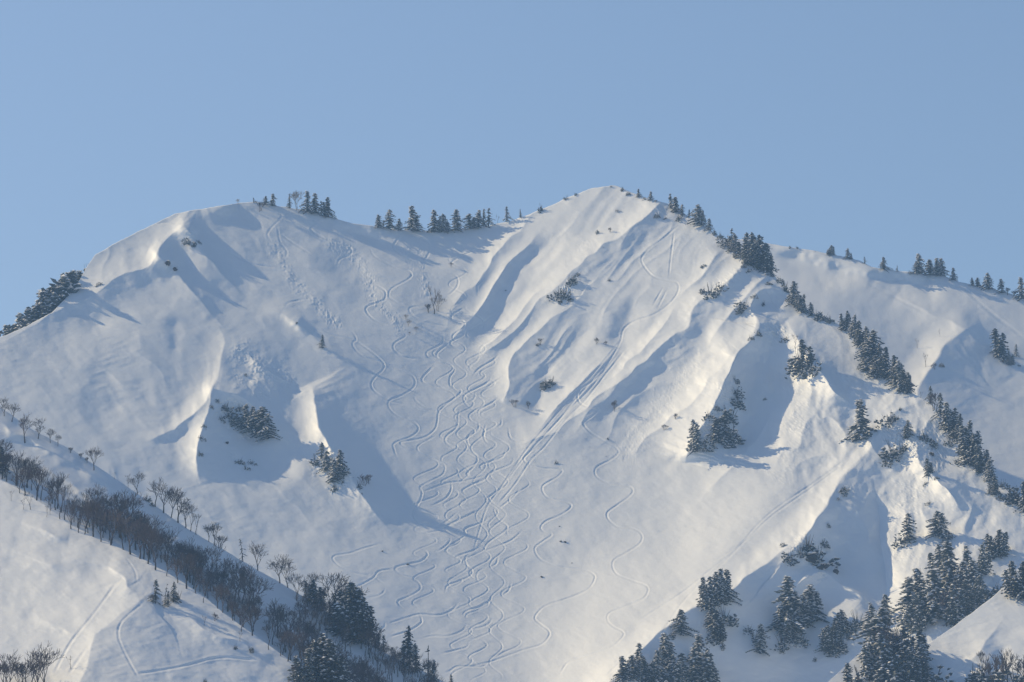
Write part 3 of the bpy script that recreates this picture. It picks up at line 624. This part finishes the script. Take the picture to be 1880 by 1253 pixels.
cluster(M, 'on the lit flank of the right spur', [(1476,686,64,'D'),(1468,676,50,'S'),(1488,682,44,'S'),(1460,640,30,'L'),(1392,613,16,'S'),(1378,622,12,'S'),(1442,626,18,'S'),(1402,560,12,'K'),(1412,522,14,'S'),(1366,566,30,'S'),(1360,572,20,'S'),(1304,542,30,'S'),(1292,538,18,'S'),(1289,491,13,'S'),(1324,530,18,'S'),(1385,545,10,'S'),(1365,490,12,'S'),(1375,500,14,'S')])
cluster(M, 'on the shaded wall below the spur', [(1278,828,58,'D'),(1290,820,34,'S'),(1330,816,62,'D'),(1345,812,50,'S'),(1340,770,50,'S'),(1356,744,32,'S'),(1350,700,16,'S'),(1300,766,22,'S'),(1315,750,14,'S'),(1352,725,24,'S'),(1405,733,8,'S')])
cluster(M, 'alone on the left slope of the bowl', [(592,640,26,'P')])
cluster(M, 'on the snow knobs of the left shoulder', [(345,446,18,'S'),(356,450,16,'K'),(365,446,10,'S'),(308,486,10,'R'),(322,497,9,'R'),(544,594,7,'K')])
cluster(M, 'in the shaded hollow below the left rib', [(424,768,30,'S'),(436,778,30,'S'),(451,788,44,'C'),(463,794,48,'C'),(472,800,46,'C'),(484,802,56,'C'),(492,806,44,'C'),(440,752,18,'S'),(415,750,18,'S'),(400,738,14,'S'),(388,748,12,'S'),(374,784,14,'S'),(370,806,12,'S'),(366,834,12,'S'),(440,852,20,'S'),(452,862,16,'S'),(462,852,14,'S'),(416,815,6,'R'),(405,772,16,'S'),(450,690,8,'S')])
cluster(M, 'under the sharp middle rib', [(590,846,34,'P'),(580,852,26,'K'),(598,866,36,'C'),(612,886,40,'C'),(603,850,24,'S'),(622,872,46,'C'),(630,868,34,'S'),(616,900,24,'K'),(592,832,20,'P'),(630,886,7,'K'),(668,892,24,'T'),(660,896,20,'K'),(676,888,18,'T'),(664,907,6,'K')])
cluster(M, 'on the lit flutes below the summit', [(1035,548,38,'S'),(1025,545,26,'S'),(1048,520,24,'K'),(1062,506,14,'S'),(1046,552,14,'S'),(1030,556,14,'K'),(1002,712,26,'S'),(1012,704,20,'S'),(945,748,16,'T'),(970,750,16,'T'),(992,632,12,'T'),(985,634,10,'S'),(1096,632,13,'T'),(1112,634,10,'T'),(1128,754,20,'T'),(1096,429,12,'S'),(1134,388,8,'S'),(1120,427,10,'T'),(1108,455,4,'K'),(1020,851,11,'K'),(1117,807,7,'K'),(1208,398,14,'S'),(1222,402,10,'S'),(1113,838,4,'K'),(928,534,4,'K'),(1118,515,8,'S'),(1240,770,12,'T'),(1220,790,14,'T')])
cluster(M, 'in the middle of the bowl', [(797,577,56,'L'),(786,574,18,'T'),(804,572,34,'W'),(750,600,15,'W'),(764,610,12,'W'),(745,588,12,'W'),(828,492,12,'W'),(752,616,8,'W')])
cluster(M, 'standing for a dark speck among the ski tracks', [(749,1037,4,'R'),(702,1013,4,'R'),(1030,995,4,'R'),(1038,996,4,'R'),(995,1060,4,'R'),(1027,967,3,'R'),(1050,1034,2.5,'R')])  # first item is a dark speck, possibly a skier, built as a small rock
cluster(M, 'on the knob above the lower right gully', [(1482,1012,42,'K'),(1470,1018,26,'S'),(1500,1030,44,'S'),(1490,1034,24,'R'),(1512,1046,16,'R'),(1534,1052,11,'R'),(1440,1002,12,'S'),(1450,1030,30,'S'),(1510,1000,20,'S'),(1520,965,12,'S')])
cluster(M, 'beside the lower right gully', [(1666,994,52,'C'),(1660,998,30,'S'),(1718,984,46,'C'),(1730,988,46,'C'),(1744,990,24,'S'),(1545,906,20,'S'),(1552,900,14,'S'),(1540,918,12,'S'),(1738,998,22,'S')])
cluster(M, 'in the big clump at the lower right', [(1728,1060,60,'D'),(1744,1076,82,'C'),(1764,1092,70,'S'),(1784,1082,78,'D'),(1800,1056,56,'D'),(1816,1026,46,'E'),(1832,1022,50,'D'),(1848,1012,36,'D'),(1716,1136,90,'C'),(1738,1150,70,'B'),(1758,1146,66,'D'),(1776,1130,66,'E'),(1796,1112,54,'E'),(1816,1098,40,'S'),(1830,1088,30,'S'),(1700,1140,60,'S'),(1690,1120,76,'C'),(1672,1140,80,'C'),(1682,1160,70,'E'),(1748,1108,60,'S')])
cluster(M, 'on the steep lower spur', [(1296,1118,58,'D'),(1312,1112,62,'D'),(1326,1106,60,'D'),(1340,1104,58,'D'),(1304,1150,50,'D'),(1312,1174,54,'E'),(1322,1180,40,'D'),(1306,1180,30,'S'),(1325,1190,14,'S'),(1250,1166,44,'C'),(1234,1168,24,'S'),(1395,1200,54,'C'),(1388,1180,36,'S'),(1374,1160,20,'S'),(1330,1140,40,'S')])
cluster(M, 'along the foot of the ski slope', [(1218,1222,60,'C'),(1230,1232,48,'C'),(1206,1242,44,'C'),(1172,1226,42,'C'),(1160,1246,44,'D'),(1144,1252,44,'C'),(1184,1258,50,'D'),(1198,1264,52,'D'),(1232,1266,62,'D'),(1214,1268,50,'S'),(1128,1262,34,'S'),(1282,1232,66,'C'),(1276,1262,76,'D'),(1294,1258,66,'D'),(1306,1264,50,'E'),(1248,1262,44,'C')])
cluster(M, 'on the shaded slope below the knob', [(1446,1152,92,'C'),(1434,1162,50,'C'),(1460,1164,72,'C'),(1452,1180,54,'D'),(1490,1142,68,'C'),(1500,1140,54,'C'),(1476,1150,56,'C'),(1438,1186,38,'S'),(1470,1182,30,'S'),(1434,1196,16,'S'),(1545,1164,44,'D'),(1556,1158,40,'S'),(1530,1198,56,'E'),(1518,1194,46,'D'),(1542,1196,38,'S'),(1575,1150,40,'S'),(1498,1212,12,'S'),(1560,1172,16,'S'),(1600,1150,40,'C'),(1622,1140,48,'C')])
cluster(NS, 'in the clump in front at lower right', [(1624,1196,80,'C'),(1610,1222,90,'C'),(1640,1236,96,'B'),(1600,1248,76,'D'),(1662,1232,80,'D'),(1626,1262,96,'D'),(1655,1266,86,'S'),(1684,1240,84,'D'),(1698,1258,80,'D'),(1676,1270,80,'E'),(1586,1264,66,'S'),(1556,1268,50,'D'),(1572,1266,40,'S'),(1712,1262,60,'S'),(1645,1200,60,'S'),(1668,1200,50,'S'),(1690,1196,40,'S')])
cluster(NS, 'on the near slope at the right corner', [(1866,1092,62,'D'),(1878,1098,66,'E'),(1786,1252,46,'K'),(1800,1248,50,'S'),(1812,1256,40,'T'),(1832,1262,60,'T'),(1850,1256,66,'B'),(1866,1262,66,'S'),(1878,1258,60,'T'),(1800,1215,24,'T'),(1842,1240,40,'S')])
cluster(BR, 'on the far right skyline', [(1450,455,7,'S'),(1463,456,8,'K'),(1497,462,4,'S'),(1525,469,20,'D'),(1556,472,18,'C'),(1563,473,11,'C'),(1587,479,13,'N'),(1622,493,22,'C'),(1647,497,11,'N'),(1672,500,8,'S'),(1688,503,36,'C'),(1682,503,22,'C'),(1708,503,27,'C'),(1720,504,30,'C'),(1730,504,30,'C'),(1750,512,22,'C'),(1785,524,14,'C'),(1795,526,16,'C'),(1815,531,29,'C'),(1839,538,25,'C'),(1850,541,14,'T'),(1862,546,14,'T'),(1876,549,38,'C')][:20])
cluster(BR, 'at the far right end of the skyline', [(1850,541,14,'T'),(1862,546,14,'T'),(1876,549,38,'C')])
cluster(BR, 'on the shaded slope of the back ridge', [(1831,656,54,'D'),(1842,666,36,'P'),(1853,670,24,'D'),(1866,655,24,'P'),(1700,674,28,'L'),(1726,618,16,'L'),(1684,640,20,'L'),(1715,678,14,'T'),(1730,672,12,'S'),(1870,672,8,'S')])
cluster(M, 'on the left edge crest', [(4,618,20,'D'),(16,613,22,'S'),(28,608,24,'D'),(40,601,26,'E'),(52,596,32,'D'),(62,591,40,'D'),(70,586,48,'D'),(78,582,50,'E'),(88,574,48,'D'),(97,566,44,'D'),(106,556,38,'D'),(100,545,36,'D'),(116,536,34,'E'),(126,532,34,'D'),(136,528,26,'D'),(146,522,22,'S'),(154,508,16,'S'),(160,500,14,'S'),(112,520,20,'S'),(10,616,18,'E'),(22,611,22,'D'),(34,605,28,'D'),(46,600,34,'D'),(58,594,40,'E'),(93,570,48,'D'),(110,548,34,'D'),(121,534,32,'D'),(131,530,28,'E'),(141,524,24,'D')], behind=22)
cluster(M, 'on the lit brow at left', [(185,522,10,'S'),(178,526,8,'S')])
cluster(MR, 'on the crest of the left middle ridge', [(8,764,38,'B'),(22,775,38,'B'),(46,812,54,'B'),(70,806,40,'B'),(92,814,30,'B'),(106,820,26,'B'),(130,832,12,'T'),(148,842,12,'T'),(160,850,14,'T'),(172,864,48,'B'),(210,880,15,'L'),(235,893,28,'L'),(252,908,46,'B'),(268,918,18,'K'),(280,928,16,'K'),(285,928,58,'L'),(300,942,62,'B'),(314,950,58,'B'),(327,956,66,'B'),(341,962,52,'B'),(350,970,40,'L'),(360,978,44,'L')])
cluster(MR, 'lower on the left middle ridge', [(394,1000,44,'B'),(384,994,36,'B'),(404,1004,26,'T'),(446,1030,44,'G'),(473,1042,58,'B'),(514,1070,54,'B'),(529,1076,58,'B'),(560,1098,32,'P'),(570,1092,58,'B'),(576,1108,44,'E'),(590,1114,40,'E'),(604,1122,80,'B'),(612,1128,44,'P'),(630,1134,84,'B'),(645,1140,80,'B')])
cluster(MR, 'at the lower end of the middle ridge', [(632,1158,74,'E'),(644,1168,96,'E'),(656,1172,90,'E'),(668,1172,66,'D'),(650,1180,60,'E'),(676,1184,60,'T'),(694,1190,28,'D'),(704,1194,32,'P'),(752,1226,76,'P'),(764,1234,52,'P'),(742,1226,50,'P'),(786,1256,70,'G'),(796,1258,46,'P'),(828,1262,24,'P'),(720,1206,20,'T'),(612,1136,30,'T'),(736,1222,26,'T')])
cluster(FR, 'on the brow of the front ridge', [(285,1108,44,'P'),(302,1112,42,'G'),(318,1106,38,'P'),(308,1114,30,'P'),(326,1102,26,'K'),(280,1106,20,'T')])
cluster(FR, 'in the bottom left corner', [(16,1268,76,'B'),(34,1272,62,'B'),(50,1262,52,'T'),(70,1276,96,'B'),(80,1268,80,'B'),(62,1270,60,'L'),(130,1228,26,'L'),(5,1262,50,'T')])
cluster(FR, 'on the near edge of the front ridge', [(20,920,22,'L'),(44,936,24,'L'),(56,936,36,'L'),(86,950,26,'L'),(92,945,18,'L'),(145,965,22,'L'),(375,1150,22,'L'),(395,1140,18,'T'),(440,1178,22,'L'),(432,1190,14,'K'),(460,1196,16,'K'),(375,1252,12,'K')])
cluster(MR, 'at the left edge above the forest', [(-2,868,50,'E')])
# the dark band of leafless forest in the fold behind the front ridge
fc = lambda u: float(np.interp(u, front_ridge.crest[:, 0], front_ridge.crest[:, 1]))
def band(layer, u0, u1, step, dv, hh, where, kinds):
    its = []
    u = u0
    while u < u1:
        if vnoise(np.array([u / 21.]), np.array([3.3]), 77)[0] > .66: u += step * .8; continue
        its.append((u + prng.uniform(-3, 3), fc(u) + prng.uniform(*dv), prng.uniform(*hh), prng.choice(kinds))); u += step * prng.uniform(.7, 1.3)
    cluster(layer, where, its, layer is MR)
band(MR, -6, 165, 6.5, (-12, 2), (46, 68), 'at the upper left of the dark forest band', 'BBBL')
band(MR, 165, 400, 3.9, (-32, 0), (36, 84), 'in the middle of the dark forest band', 'BBBBL')
band(MR, 400, 700, 4.0, (-42, 2), (36, 84), 'in the lower right of the dark forest band', 'BBBBL')
band(FR, 20, 560, 17, (1, 10), (40, 80), 'along the near edge of the dark forest band', 'BBBL')
its = []; u = 545.
while u < 800:
    its.append((u, float(np.interp(u, mid_ridge.crest[:, 0], mid_ridge.crest[:, 1])) + prng.uniform(10, 52), prng.uniform(30, 58), prng.choice('BBBL'))); u += prng.uniform(3, 6)
cluster(MR, 'in the brushwood at the lower end of the forest', its, True)
cluster(FR, 'in front of the forest at the bottom', [(562,1256,66,'E'),(580,1258,84,'P'),(594,1258,92,'E'),(610,1262,88,'P'),(624,1266,76,'E'),(650,1272,50,'D'),(668,1276,48,'S'),(684,1284,44,'S'),(545,1250,30,'T'),(700,1290,50,'T')])
